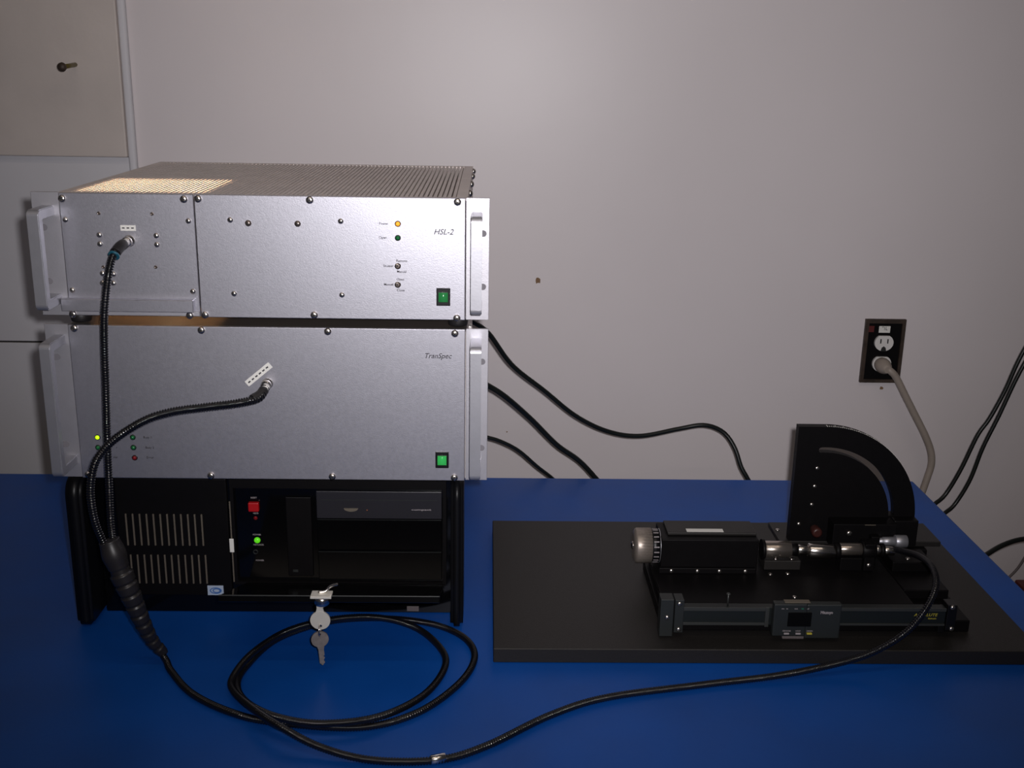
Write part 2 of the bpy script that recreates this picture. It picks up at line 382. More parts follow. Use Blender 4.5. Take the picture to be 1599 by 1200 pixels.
def rocker(parent, x, z, m, wd=.0155, hg=.0185, off=-.0026):
    bm = B(); box(bm, x - wd / 2, x + wd / 2, -.0016, .002, z - hg / 2, z + hg / 2, .0006)
    bmesh.ops.translate(bm, vec=(0, off, 0), verts=bm.verts[:]); f = obj('power_switch', bm, 'black', parent)
    bm = B(); n = 10; wr = .0050; hr = .0052
    front = []
    for i in range(n + 1):
        s = -1 + 2 * i / n; front.append((-.0040 - .0012 * math.cos(s * PI / 2) , z + s * hr))
    a = [bm.verts.new((x - wr, y, zz)) for y, zz in front]; b = [bm.verts.new((x + wr, y, zz)) for y, zz in front]
    a2 = [bm.verts.new((x - wr, -.0014, zz)) for y, zz in front]; b2 = [bm.verts.new((x + wr, -.0014, zz)) for y, zz in front]
    for i in range(n):
        fc = bm.faces.new((a[i], b[i], b[i + 1], a[i + 1])); fc.smooth = True
        bm.faces.new((a[i], a[i + 1], a2[i + 1], a2[i])); bm.faces.new((b[i], b2[i], b2[i + 1], b[i + 1]))
    bm.faces.new((a[0], a2[0], b2[0], b[0])); bm.faces.new((a[-1], b[-1], b2[-1], a2[-1]))
    bmesh.ops.translate(bm, vec=(0, off, 0), verts=bm.verts[:]); obj('rocker', bm, m, f)
    bm = B(); box(bm, x - .0055, x + .0055, -.0018, -.0015, z + .0065, z + .0068); box(bm, x - .0055, x + .0055, -.0018, -.0015, z - .0072, z - .0069); bmesh.ops.translate(bm, vec=(0, off, 0), verts=bm.verts[:]); obj('mark', bm, 'drive', f)
def slotted(bm, x0, x1, y0, y1, z0, z1, pitch, rib, bars, m=.012):
    """a louvred sheet: solid rim, ribs running front to back and a few cross bars"""
    box(bm, x0, x1, y0, y0 + m, z0, z1); box(bm, x0, x1, y1 - m, y1, z0, z1)
    box(bm, x0, x0 + m, y0 + m, y1 - m, z0, z1); box(bm, x1 - m, x1, y0 + m, y1 - m, z0, z1)
    n = int((x1 - x0 - 2 * m) / pitch)
    for i in range(n + 1):
        x = x0 + m + (i + .5) * (x1 - x0 - 2 * m) / (n + 1)
        box(bm, x - rib / 2, x + rib / 2, y0 + m, y1 - m, z0, z1)
    for k in range(bars):
        y = y0 + m + (k + 1) * (y1 - y0 - 2 * m) / (bars + 1)
        box(bm, x0 + m, x1 - m, y - .0015, y + .0015, z0 + .0002, z1 - .0002)
def rack_body(parent, x, y1, z0, z1, m, y0=.0035):
    bm = B(); t_ = .0015
    box(bm, -x, -x + t_, y0, y1, z0, z1); box(bm, x - t_, x, y0, y1, z0, z1); box(bm, -x + t_, x - t_, y1 - t_, y1, z0, z1)
    return obj('case', bm, m, parent)

# ---------------------------------------------------------------- top rack unit: light source
Z0, Z1 = .3770, .5095
top = thing('rack_light_source', 'silver rack light source with lamp glow through its slotted lid, top of the stack', 'instrument', (0, 0.19, .367))
rack_body(top, .2175, .392, Z0 + .001, Z1 - .0035, 'cover')
bm = B(); slotted(bm, -.2175, .2175, .0035, .392, Z1 - .0035, Z1 - .0015, .0052, .0034, 0); obj('slotted_lid', bm, 'cover', top)
bm = B(); slotted(bm, -.2155, .2155, .0040, .390, Z0 + .0005, Z0 + .0020, .0052, .0028, 5); obj('slotted_base', bm, 'cover', top)
# lamp compartment under the lid
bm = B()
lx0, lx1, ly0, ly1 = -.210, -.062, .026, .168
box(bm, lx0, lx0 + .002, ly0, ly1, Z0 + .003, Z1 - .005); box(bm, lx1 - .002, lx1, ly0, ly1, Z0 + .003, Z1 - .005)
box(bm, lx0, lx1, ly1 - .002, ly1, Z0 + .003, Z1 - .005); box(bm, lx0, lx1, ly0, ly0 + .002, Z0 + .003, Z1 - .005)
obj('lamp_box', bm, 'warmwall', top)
bm = B(); box(bm, lx0 + .004, lx1 - .004, ly0 + .004, ly1 - .004, Z1 - .0110, Z1 - .0100); obj('added_glow_panel', bm, 'glow_panel', top)  # added emissive plate, gives the even warm glow seen through the slots
bm = B(); box(bm, lx0 + .004, lx1 - .004, ly0 + .004, ly1 - .004, Z1 - .0125, Z1 - .0112); obj('glow_blocker', bm, 'cover', top)  # added unseen plate, stops the panel's glow from spilling downward
bm = B(); lathe(bm, (-.12, .14, .455), (0, 0, 1), [(0, .003), (.005, .007), (.012, .008), (.02, .006), (.026, .001)], 16); obj('bulb', bm, 'bulb', top)
lamp('halogen_light', 'POINT', (-.13, .10, .42), 0.07, (1.0, 0.66, 0.36), .008)
bm = B()
box(bm, -.2118, -.0715, -.0006, .003, Z0, Z1 - .0008, .0005, 1); obj('left_panel', bm, 'alu', top)
bm = B(); box(bm, -.0700, .2155, -.0028, .003, Z0, Z1 - .0005, .0007, 2); fp = obj('front_panel', bm, 'alu', top)
bm = B(); box(bm, -.2173, -.0764, -.0095, -.0008, .3833, .3966, .0006, 1); obj('ledge_bar', bm, 'alu', top)
bm = B(); box(bm, -.2075, -.072, -.0025, -.0008, .3780, .3832, .0003, 1); obj('lower_strip', bm, 'ear', top)
ear(top, -1, Z0, Z1, -.2125, (.4720, .4142)); ear(top, 1, Z0, Z1, .2162, (.4716, .4138))
d_handle(top, .2280, .3905, .4945, .0115, .043); d_handle(top, -.2245, .3905, .4955, .0125, .043)
for x, z in ((-.2084, .5027), (-.0811, .5038)): K_big.at(top, (x, -.0006, z), random.random() * 3)
for x, z in ((-.0656, .5047), (.0515, .5050), (.2071, .5052), (-.0658, .3797), (.0521, .3811), (.2067, .3794)): K_big.at(top, (x, -.0028, z), random.random() * 3)
for x, z in ((-.2079, .3787), (-.0824, .3788)): K_big.at(top, (x, -.0025, z), random.random() * 3)
for x, z in ((-.2071, .4805), (-.0779, .4809), (-.1729, .4647), (-.1731, .4551), (-.1128, .4648), (-.1128, .4552), (-.1731, .4233), (-.1616, .4228), (-.1624, .4130), (-.1740, .4129), (-.2069, .4048), (-.0780, .4050)):
    K_mid.at(top, (x, -.0006, z), random.random() * 3)
for x, z in ((-.1716, .4877), (-.1158, .4878), (-.1718, .4303), (-.1159, .4310)): K_tiny.at(top, (x, -.0006, z))
for x, z in ((-.0332, .4829), (.0833, .4831), (-.0334, .4034), (.0826, .4035)): K_mid.at(top, (x, -.0028, z), random.random() * 3)
for x, z in ((-.0144, .4797), (.0377, .4798)): K_dark.at(top, (x, -.0028, z), random.random() * 3)
led('led_orange').at(top, (.1438, -.0028, .4812), label='lit orange indicator'); led('led_green').at(top, (.1436, -.0028, .4662), label='unlit green indicator')
K_toggle = Kind('toggle_switch', [('toggle_switch', lathe(B(), (0, 0, 0), FR, [(0, .0033), (.0012, .0033), (.0014, .0026), (.0030, .0026), (.0030, .0014)]), 'dark_screw'),
                                  ('lever', lathe(B(), (0, -.003, 0), (0, -1, .5), [(0, .0009), (.006, .0014), (.0075, .001)], 12), 'chrome')])
K_toggle.at(top, (.1432, -.0028, .4358)); K_toggle.at(top, (.1429, -.0028, .4155))
for s, x, z in (('Power', .1287, .4811), ('Open', .1275, .4663), ('Remote', .1475, .4414), ('Shutter', .1330, .4357), ('Manual', .1472, .4297), ('Open', .1458, .4213), ('Manual', .1330, .4155), ('Close', .1460, .4093)):
    text(s, x, z, -.0030, .0026, 'ink', fp)
text('HSL-2', .1921, .4730, -.0030, .0060, 'ink', fp, shear=.3, sx=1.0)
rocker_y = rocker(top, .1920, .4027, 'rocker', .0150, .0195)
bm = B(); box(bm, -.1500, -.1340, -.0010, -.0005, .4696, .4755); lb = obj('sticker', bm, 'label', top, 'white sticker with dark dashes above the fibre socket')
bm = B()
for k in range(3): box(bm, -.1483 + k * .0048, -.1455 + k * .0048, -.0012, -.0009, .4719, .4732)
obj('print', bm, 'ink', lb)
bm = B(); lathe(bm, (-.1416, -.0006, .4589), FR, [(0, .0062), (.002, .0062), (.0024, .0048), (.006, .0048)], 20); obj('fiber_socket', bm, 'chrome', top)
for x, y in ((-.2070, .018), (.2075, .018), (-.2070, .36), (.2075, .36)):
    bm = B(); lathe(bm, (x, y, .3672), (0, 0, 1), [(0, .0100), (.001, .0108), (.0085, .0118), (.0099, .0110)], 20); obj('foot', bm, 'rubber', top)
for y in (.03, .10, .2, .30, .37):
    for z in (.5030,):
        bm = B(); lathe(bm, (.2175, y, z), (1, 0, 0), dome(.0042, .0045)); obj('screw', bm, 'screw', top)

# ---------------------------------------------------------------- middle rack unit: spectrometer
Z0, Z1 = .1900, .3670
mid = thing('rack_spectrometer', 'tall plain silver rack instrument with six small indicators, middle of the stack', 'instrument', (0, 0.2, .19))
rack_body(mid, .2175, .42, Z0 + .001, Z1 - .004, 'cover')
bm = B(); box(bm, -.2175, .2175, .0035, .42, Z1 - .004, Z1 - .002, .0004, 1); obj('lid', bm, 'shaded_cover', mid)  # lid colour darkened to paint the shade between the two units
bm = B(); box(bm, -.2150, .2150, .004, .418, Z0 + .0008, Z0 + .0025); obj('base', bm, 'cover', mid)
bm = B(); box(bm, -.2150, .2158, -.0024, .003, Z0 - .0003, Z1 - .0006, .0007, 2); fp = obj('front_panel', bm, 'alu', mid)
ear(mid, -1, Z0, Z1, -.2158, (.3300, .2290)); ear(mid, 1, Z0, Z1, .2166, (.3298, .2288))
d_handle(mid, .2280, .2055, .3565, .0118, .045); d_handle(mid, -.2255, .2055, .3555, .0118, .045)
for x, z in ((-.2080, .3630), (-.0710, .3625), (.0661, .3627), (.2046, .3621), (-.0706, .1937), (.0661, .1938), (.2042, .1938), (-.2080, .1937)):
    K_big.at(mid, (x, -.0024, z), random.random() * 3)
led('led_green_on').at(mid, (-.1941, -.0024, .2381), label='lit yellow-green indicator')
LG = led('led_green'); LR = led('led_red')
for x, z in ((-.1944, .2260), (-.1549, .2385), (-.1551, .2264)): LG.at(mid, (x, -.0024, z))
LR.at(mid, (-.1547, -.0024, .2142), label='dark red indicator')
for s, x, z in (('Busy 1', -.1385, .2385), ('Busy 2', -.1370, .2264), ('Error', -.1375, .2145), ('r', -.1738, .2262), ('ror', -.1760, .2145)):
    text(s, x, z, -.0026, .0026, 'ink', fp)
text('TranSpec', .1856, .3362, -.0026, .0058, 'ink', fp, shear=.3, sx=.98)
rocker(mid, .1904, .2151, 'rocker_lit', .0150, .0195)
a = math.atan2(.0208, .0249)
bm = B(); box(bm, -.0175, .0175, -.0028, -.0024, -.0036, .0036); bmesh.ops.transform(bm, matrix=Matrix.Translation((-.0115, 0, .3131)) @ Matrix.Rotation(-a, 4, 'Y'), verts=bm.verts[:])
lb = obj('sticker', bm, 'label', mid, 'slanted white strip sticker with a dashed row of print')
bm = B()
for k in range(6): box(bm, -.0150 + k * .0052, -.0120 + k * .0052, -.0030, -.0027, -.0008, .0008)
bmesh.ops.transform(bm, matrix=Matrix.Translation((-.0115, 0, .3131)) @ Matrix.Rotation(-a, 4, 'Y'), verts=bm.verts[:]); obj('print', bm, 'ink', lb)
bm = B(); lathe(bm, (-.0021, -.0024, .3029), FR, [(0, .0062), (.002, .0062), (.0024, .0048), (.006, .0048)], 20); obj('fiber_socket', bm, 'chrome', mid)
bm = B(); box(bm, .2193, .2225, .0045, .0075, .3672, .3712); obj('latch_pin', bm, 'chrome', mid)

# ---------------------------------------------------------------- bottom rack unit: black computer
pc = thing('rack_computer', 'black rack computer with lit green lamp and folded-down door, bottom of the stack', 'computer', (0, 0.2, 0))
FY = .040
bm = B(); box(bm, -.2150, .2000, FY + .004, .46, .006, .1885, .001, 1); obj('case', bm, 'black', pc)
bm = B(); box(bm, -.2180, .2000, FY, FY + .0038, .0005, .1880, .0008, 1); fp = obj('front_panel', bm, 'gloss', pc)
bm = B(); box(bm, -.1950, -.0640, FY - .004, FY, .0240, .1750, .0015, 2); vp = obj('vent_panel', bm, 'satin_black', pc)
bm = B(); box(bm, -.2180, .2000, FY - .0060, FY, .1770, .1885, .0015, 2); obj('top_bezel', bm, 'satin_black', pc)
for r, (x0, x1, z0, z1) in enumerate(((-.1838, -.0950, .0895, .1300), (-.1820, -.0935, .0400, .0775))):
    for k in range(12):
        x = x0 + (x1 - x0) * k / 11
        bm = B(); box(bm, x - .0010, x + .0010, FY - .0052, FY - .0035, z0, z1, .0004, 1); obj('vent_slat', bm, 'tan', vp)
for x in (-.2300, .2072):
    # rounded side grips standing proud of the face
    w2 = .0075 if x > 0 else .0095
    bm = B(); O = []; n = 8; z0, z1, dep, rad = .0008, .1872, .040, .024
    yb = FY
    pts = [(yb, z0)] + [(yb - dep + .008 - .008 * math.sin(i / n * PI / 2), z0 + .008 - .008 * math.cos(i / n * PI / 2)) for i in range(n + 1)] \
        + [(yb - dep + rad - rad * math.cos(i / n * PI / 2), z1 - rad + rad * math.sin(i / n * PI / 2)) for i in range(n + 1)] + [(yb + .02, z1), (yb + .02, z0)]
    A_ = [bm.verts.new((x - w2, y, z)) for y, z in pts]; B_ = [bm.verts.new((x + w2, y, z)) for y, z in pts]
    bm.faces.new(A_); bm.faces.new(list(reversed(B_)))
    for k in range(len(pts)):
        j = (k + 1) % len(pts); f = bm.faces.new((A_[k], B_[k], B_[j], A_[j]))
    bmesh.ops.recalc_face_normals(bm, faces=bm.faces[:])
    es = [e for e in bm.edges if abs(e.verts[0].co.x - e.verts[1].co.x) < 1e-6]
    bmesh.ops.bevel(bm, geom=es, offset=.0042, segments=3, affect='EDGES')
    for f in bm.faces: f.smooth = len(f.verts) == 4
    obj('side_grip', bm, 'black', pc)
# drive bays behind the door
bm = B()
fr = [(-.0600, .0400), (.1935, .0400), (.1935, .1760), (-.0600, .1760)]; fi = [(-.0560, .0440), (.1895, .0440), (.1895, .1640), (-.0560, .1640)]
prism(bm, fr, FY - .006, FY - .0002, hole=fi); obj('bay_frame', bm, 'satin_black', pc)
bm = B(); box(bm, -.0612, -.0598, FY - .0072, FY - .0060, .0440, .1476); obj('frame_edge', bm, 'tan', pc)
bm = B(); box(bm, -.0632, -.0580, FY - .0085, FY - .0072, .0830, .1005, .0006); obj('magnet', bm, 'label', pc, 'small white door magnet')
bm = B(); box(bm, .0405, .1882, FY - .0035, FY - .0003, .1255, .1600, .0006); dv = obj('disc_drive', bm, 'drive', pc)
bm = B(); box(bm, .0455, .1830, FY - .0040, FY - .0034, .1490, .1496); obj('tray_line', bm, 'grey', dv)
bm = B(); n = 12; prism(bm, [(.0812 + .0085 * math.cos(PI + PI * i / n), .1390 + .0042 * math.sin(PI + PI * i / n)) for i in range(n + 1)], FY - .0046, FY - .0034); obj('eject_button', bm, 'tan', dv)
bm = B(); lathe(bm, (.1000, FY - .0035, .1365), FR, dome(.0010, .001), 10); obj('indicator', bm, 'led_amber', dv)
text('compact', .1640, .1375, FY - .0036, .0022, 'palehink', dv, sx=2.2, name='print')
for z0, z1 in ((.0850, .1245), (.0460, .0830)):
    bm = B(); box(bm, .0405, .1882, FY - .0030, FY - .0003, z0, z1, .0008); b_ = obj('bay_cover', bm, 'gloss', pc)
    bm = B(); box(bm, .0410, .1877, FY - .0034, FY - .0029, z1 - .0008, z1 - .0003); obj('edge', bm, 'grey', b_)
bm = B(); box(bm, .0040, .0340, FY - .0030, FY - .0003, .0500, .1520, .0010); b_ = obj('floppy_bay', bm, 'satin_black', pc)
bm = B(); box(bm, .0100, .0160, FY - .0042, FY - .0029, .0560, .0590); obj('eject_button', bm, 'grey', b_)
bm = B(); box(bm, -.0395, -.0270, FY - .0060, FY - .0002, .1340, .1455, .0012); obj('reset_button', bm, 'redbtn', pc, 'square red button')
bm = B(); lathe(bm, (-.0325, FY, .1240), FR, dome(.0025, .002), 12); obj('indicator', bm, 'led_red', pc)
bm = B(); lathe(bm, (-.0318, FY, .0955), FR, dome(.0038, .003), 16); obj('indicator', bm, 'led_pc', pc, 'lit green power lamp')
bm = B(); lathe(bm, (-.0345, FY, .0803), FR, [(0, .0030), (.001, .0030), (.001, .0020), (0, .0020)], 16, cap=False); obj('lock_ring', bm, 'grey', pc)
for s, x, z in (('RESET', -.0335, .1497), ('HDD', -.0320, .1300), ('POWER', -.0320, .1025), ('KEYLOCK', -.0305, .0895), ('POWER', -.0300, .0690)):
    text(s, x, z, FY - .0002, .0020, 'palehink', fp)
bm = B(); box(bm, -.0935, -.0745, FY - .0046, FY - .0040, .0250, .0375); st = obj('sticker', bm, 'sticker_bg', pc, 'pale sticker with a blue eye-like mark')
bm = B(); cx, cz = -.0838, .0310
for rx, rz, o_ in ((.0072, .0042, 0), (.0048, .0030, .001)):
    n = 20
    prism(bm, [(cx + o_ + rx * math.cos(2 * PI * i / n), cz + rz * math.sin(2 * PI * i / n)) for i in range(n)], FY - .0049, FY - .0045,
          hole=[(cx + o_ + (rx - .0014) * math.cos(2 * PI * i / n), cz + (rz - .0011) * math.sin(2 * PI * i / n)) for i in range(n)])
obj('print', bm, 'sticker_blue', st)
bm = B(); box(bm, .1455, .1600, FY - .0012, FY - .0001, .0030, .0095, .0003); obj('badge', bm, 'greycord', pc, 'small grey metal badge')
# the door, swung down towards the viewer, its lock still in the free edge
door_a = math.atan2(.0915 - .0400, .136)
bm = B(); box(bm, -.0450, .1920, -.1446, 0, -.0035, .0035, .0010)
Rm = Matrix.Translation((0, FY - .007, .0400)) @ Matrix.Rotation(-door_a, 4, 'X')
bmesh.ops.transform(bm, matrix=Rm, verts=bm.verts[:]); dr = obj('door', bm, 'gloss', pc)
bm = B(); box(bm, -.0448, .1918, -.1458, -.1430, .0030, .0042, .0003); bmesh.ops.transform(bm, matrix=Rm, verts=bm.verts[:]); obj('edge_strip', bm, 'grey', dr)
lx, ly, lz = .0655, -.1010, .0945
bm = B(); box(bm, lx - .0112, lx + .0112, ly - .0088, ly + .006, lz + .0008, lz + .0034, .0004); obj('lock_plate', bm, 'key', dr, 'bright nickel lock plate')
bm = B(); lathe(bm, (lx, ly, lz + .001), (0, 0, -1), [(0, .0085), (.006, .0085), (.010, .0078), (.012, .0050), (.0125, .0035)], 22); lk = obj('lock', bm, 'chrome', dr)
bm = B(); tube(bm, [(lx - .004, ly, lz + .004), (lx + .004, ly + .002, lz + .0045), (lx + .008, ly + .004, lz + .009), (lx + .017, ly + .004, lz + .012)], .0017, 8, .002); obj('cam', bm, 'chrome', lk)

# ---------------------------------------------------------------- keys
def key_bm(c, r, thick, blade, tip, holes=True, neck=None, up=1):
    """round bow with a hole, blade running along +z (up=1) or -z"""
    x, y, z = c; bm = B(); n = 28
    O = [(x + r * math.cos(2 * PI * i / n), z + r * math.sin(2 * PI * i / n)) for i in range(n)]
    hz = z - up * r * .62
    I = [(x + r * .17 * math.cos(2 * PI * i / n), hz + r * .17 * math.sin(2 * PI * i / n)) for i in range(n)]
    prism(bm, O, y - thick / 2, y + thick / 2, hole=I)
    s = up
    poly = [(x - r * .42, z + s * r * .85), (x + r * .42, z + s * r * .85), (x + r * .30, z + s * (r + .004)), (x + blade, z + s * (r + .006)),
            (x + blade, z + s * (r + tip * .45)), (x + blade * .55, z + s * (r + tip * .5)), (x + blade, z + s * (r + tip * .6)), (x + blade * .5, z + s * (r + tip * .72)),
            (x + blade * .9, z + s * (r + tip * .85)), (x, z + s * (r + tip)), (x - blade, z + s * (r + tip * .86)), (x - blade, z + s * (r + .006)), (x - r * .30, z + s * (r + .004))]
    prism(bm, poly, y - thick * .42, y + thick * .42)
    return bm
t = rebase(obj('key', key_bm((.0630, -.1015, .0660), .0108, .0022, .0035, .008), 'key'), (.063, -.1015, .055))
tag(t, 'bright round-headed key turned upright in the lock of the black door', 'key')
bm = B(); rr = .0068; tube(bm, [(.0622, -.1015 + rr * math.sin(2 * PI * i / 16), .0545 + rr * math.cos(2 * PI * i / 16)) for i in range(17)], .0007, 8, .0012)
tag(rebase(obj('key_ring', bm, 'screw'), (.062, -.1015, .0545)), 'small wire ring linking the two keys below the lock', 'ring')
bm = key_bm((0, 0, 0), .0094, .0022, .0030, .0225, up=-1)
o = obj('key', bm, 'brasskey'); o.location = (.0618, -.1012, .0430); o.rotation_euler = (0, math.radians(-4), math.radians(12)); WL[o.name] = Vector(o.location)
tag(o, 'dull worn key hanging blade-down from the ring under the other key', 'key')

# ---------------------------------------------------------------- armoured fibre cable
cb = thing('fiber_optic_cable', 'black ribbed armoured fibre cable coiled on the table in front of the rack', 'cable', (.1, -.1, 0))
PITCHR = .0028
def ribs(r, amp=.0005):
    return lambda i, s: r - amp + amp * abs(math.cos(PI * s / PITCHR)) * 2
BR1 = [(-.1416, -.012, .4589), (-.1416, -.020, .4585), (-.1440, -.033, .4560), (-.1470, -.045, .4460), (-.1498, -.055, .4251), (-.1540, -.060, .3926), (-.1568, -.060, .3586), (-.1590, -.060, .3171), (-.1616, -.062, .2611), (-.1616, -.070, .2061), (-.1585, -.083, .1683), (-.1535, -.094, .1470)]
BR2 = [(-.0021, -.012, .3029), (-.0020, -.022, .3015), (-.0068, -.033, .2950), (-0.0273, -0.045, 0.2928), (-0.0589, -0.055, 0.2913), (-0.0898, -0.066, 0.2895), (-0.115, -0.077, 0.2836), (-0.1429, -0.083, 0.267), (-0.1591, -0.088, 0.2517), (-0.1666, -0.095, 0.2373), (-0.1705, -0.1, 0.2107), (-0.1676, -0.103, 0.1797), (-0.1616, -0.1, 0.1529)]
bm = B(); tube(bm, BR1, .0036, 14, .0007, ribs(.0036)); obj('cable_branch', bm, 'cable', cb)
bm = B(); tube(bm, BR2, .0045, 14, .0007, lambda i, s: ribs(.0046 - .0010 * min(1, s / .30))(i, s)); obj('cable_branch', bm, 'cable', cb)
for P in (BR1, BR2):
    bm = B(); lathe(bm, (P[0][0], -.0065, P[0][2]), FR, [(0, .0050), (.0015, .0056), (.006, .0056), (.007, .0040)], 20); obj('connector', bm, 'chrome', cb)
    a0 = Vector(P[1]); a1 = Vector(P[2]); d = (a1 - a0).normalized()
    bm = B(); cyl(bm, a0 - d * .006, a0 + d * .001, .0042, .0042, 18); obj('ferrule', bm, 'white', cb)
    bm = B(); tube(bm, [a0 + d * .0005, a0 + d * .008, Vector(P[2]) + (Vector(P[3]) - a1).normalized() * .006], .0056, 16, .002); obj('boot', bm, 'rubber', cb)
bm = B(); d = (Vector(BR1[4]) - Vector(BR1[3])).normalized(); p = Vector(BR1[2]) + (Vector(BR1[3]) - Vector(BR1[2])).normalized() * .0085
cyl(bm, p, p + (Vector(BR1[3]) - Vector(BR1[2])).normalized() * .002, .0060, .0060, 18); obj('band', bm, 'blueband', cb, 'thin blue band')
STR = [(-.1570, -.0975, .1560), (-.1475, -.100, .1235), (-.1382, -.100, .0935), (-.1306, -.095, .0604), (-.1240, -.086, .0310), (-.1150, -.079, .0120)]
Ls = spline(STR, .001); total = len(Ls) * .001
def relief(i, s):
    u = s / total
    if u < .20: return .0118 - .001 * math.cos(u * 30)
    if u < .25: return .0100
    k = (u - .25) / .75; base = .0125 - .0062 * k
    ph = (k * 9) % 1.0
    return base - (.0024 * (1 - k * .5) if ph > .74 else .0007 * ph)
bm = B(); tube(bm, STR, .01, 20, .001, relief); obj('strain_relief', bm, 'boot', cb, 'stepped rubber strain relief')
COIL = [(-.1215, -.0780, .0180), (-.1110, -.0860, .0080), (-0.1004, -0.1036, 0.0042), (-0.0669, -0.1474, 0.0042), (-0.019, -0.1818, 0.0042), (0.0301, -0.1998, 0.0042), (0.1148, -0.2083, 0.0042), (0.1709, -0.1829, 0.0042), (0.212, -0.1291, 0.0042), (0.2292, -0.0758, 0.0042), (0.2204, -0.033, 0.0042), (0.1892, -0.001, 0.0042), (0.1424, 0.016, 0.0042), (0.0887, 0.0173, 0.0042), (0.0447, 0.0042, 0.0042), (-0.0007, -0.0352, 0.0042), (-0.0219, -0.0944, 0.0042), (-0.0218, -0.1359, 0.007), (-0.0036, -0.1763, 0.0125), (0.0314, -0.2049, 0.0142), (0.0779, -0.2169, 0.0142), (0.1335, -0.202, 0.012), (0.1757, -0.1542, 0.0062), (0.1963, -0.0966, 0.0042), (0.1918, -0.0577, 0.006), (0.16, -0.0147, 0.010), (0.1135, 0.0024, 0.0140), (0.0613, -0.0031, 0.0142), (0.0136, -0.0311, 0.0142), (-0.0168, -0.08, 0.0135), (-0.029, -0.1239, 0.009), (-0.0207, -0.1532, 0.010), (0.0114, -0.2016, 0.0190), (0.0427, -0.2321, 0.0200), (0.0827, -0.2501, 0.010), (0.1332, -0.2623, 0.0042), (0.1962, -0.262, 0.0042), (0.2433, -0.239, 0.0042), (0.3089, -0.1855, 0.0042), (0.3717, -0.1517, 0.0042), (0.4786, -0.1258, 0.0042), (0.566, -0.1106, 0.007),
        (0.6399, -0.098, 0.0168), (0.6781, -0.096, 0.0320), (0.7083, -0.094, 0.0545), (0.7286, -0.088, 0.0815), (0.7421, -0.07, 0.0982), (0.7523, -0.03, 0.1002), (0.7576, 0.02, 0.0897), (0.7523, 0.055, 0.0800), (0.7471, 0.07, 0.0760)]
bm = B(); tube(bm, COIL, .0035, 14, .0007, ribs(.0035)); obj('main_cable', bm, 'cable', cb)
bm = B(); cyl(bm, (.1900, -.2632, .0050), (.2040, -.2590, .0050), .0046, .0046, 24, .0004); obj('metal_sleeve', bm, 'chrome', cb, 'shiny crimped metal sleeve')

# ---------------------------------------------------------------- loose cables
def loose(name, pts, r, m, label, step=.008):
    bm = B(); tube(bm, pts, r, 12, step); o = obj(name, bm, m); rebase(o, pts[-1]); return tag(o, label, 'cable')
loose('power_cable', [(0.2140, .4215, 0.29), (0.2145, 0.43, 0.2786), (0.2415, 0.45, 0.2545), (0.2789, 0.48, 0.1964), (0.3309, 0.5, 0.1495), (0.3849, 0.52, 0.1009), (0.4403, 0.54, 0.0684), (0.4949, 0.55, 0.0578), (0.56, 0.56, 0.0674), (0.6024, 0.56, 0.0745), (0.6353, 0.56, 0.0625), (0.6543, 0.55, 0.0379), (0.6651, 0.54, 0.0077), (0.6786, 0.535, -0.0153), (0.7058, 0.54, -0.0724), (.71, .56, -.4), (.72, .57, -.735)], .0037, 'pcable',
      'long black cable swooping right from the rack and over a hump behind the table')
loose('power_cable', [(.2130, .4215, .1980), (0.215, 0.43, 0.1912), (0.2413, 0.45, 0.1715), (0.2694, 0.46, 0.1503), (0.3112, 0.49, 0.1044), (0.3545, 0.51, 0.0547), (0.3932, 0.525, 0.022), (0.4272, 0.535, -0.0176), (0.4731, 0.54, -0.0744), (.5, .56, -.4), (.52, .57, -.735)], .0042, 'pcable',
      'black cable sloping straight down from the middle of the rack, second of three')
loose('power_cable', [(.19, .4620, .0900), (0.2008, 0.47, 0.0886), (0.2353, 0.475, 0.0800), (0.2604, 0.48, 0.0715), (0.2915, 0.49, 0.0518), (0.3237, 0.505, 0.0185), (0.3552, 0.525, -0.0143), (0.3918, 0.54, -0.0635), (.40, .56, -.4), (.41, .57, -.735)], .0029, 'pcable',
      'short thin black cable leaving lowest on the rack and dropping behind the table')
loose('hanging_cable', [(1.30, .62, .52), (1.201, 0.62, 0.3019), (1.151, 0.62, 0.193), (1.1291, 0.62, 0.1224), (1.1086, 0.62, 0.0703), (1.0924, 0.62, 0.0409), (1.0707, 0.62, -0.0244), (1.0485, 0.62, -0.0728), (1.024, 0.61, -0.0907), (1.0, .60, -.14), (.99, .60, -.735)], .0037, 'pcable',
      'left one of two black cables running down the right edge of the wall')
loose('hanging_cable', [(1.318, .64, .50), (1.2198, 0.64, 0.2816), (1.1648, 0.64, 0.163), (1.1344, 0.64, 0.0699), (1.1142, 0.64, 0.0105), (1.0995, 0.64, -0.0499), (1.0771, 0.64, -0.099), (1.0523, 0.63, -0.1172), (1.03, .62, -.17), (1.02, .62, -.735)], .0037, 'pcable',
      'right one of two black cables running down the right edge of the wall')
loose('sagging_cable', [(1.35, .45, -.14), (1.1973, 0.45, -0.0865), (1.1539, 0.45, -0.0778), (1.111, 0.45, -0.0781), (1.0768, 0.44, -0.0829), (1.0479, 0.43, -0.0942), (1.0203, 0.42, -0.1132), (1.0, .42, -.2), (.99, .42, -.735)], .0040, 'pcable',
      'black cable arching out beyond the right end of the blue table')
loose('thin_cable', [(1.30, .6, -.08), (1.2206, 0.6, -0.1421), (1.2023, 0.6, -0.1731), (1.1892, 0.6, -0.2018), (1.1698, 0.6, -0.227), (1.1603, 0.6, -0.2422), (1.13, .6, -.4), (1.12, .6, -.735)], .0022, 'greycord',
      'thin grey cable low on the wall past the table end')

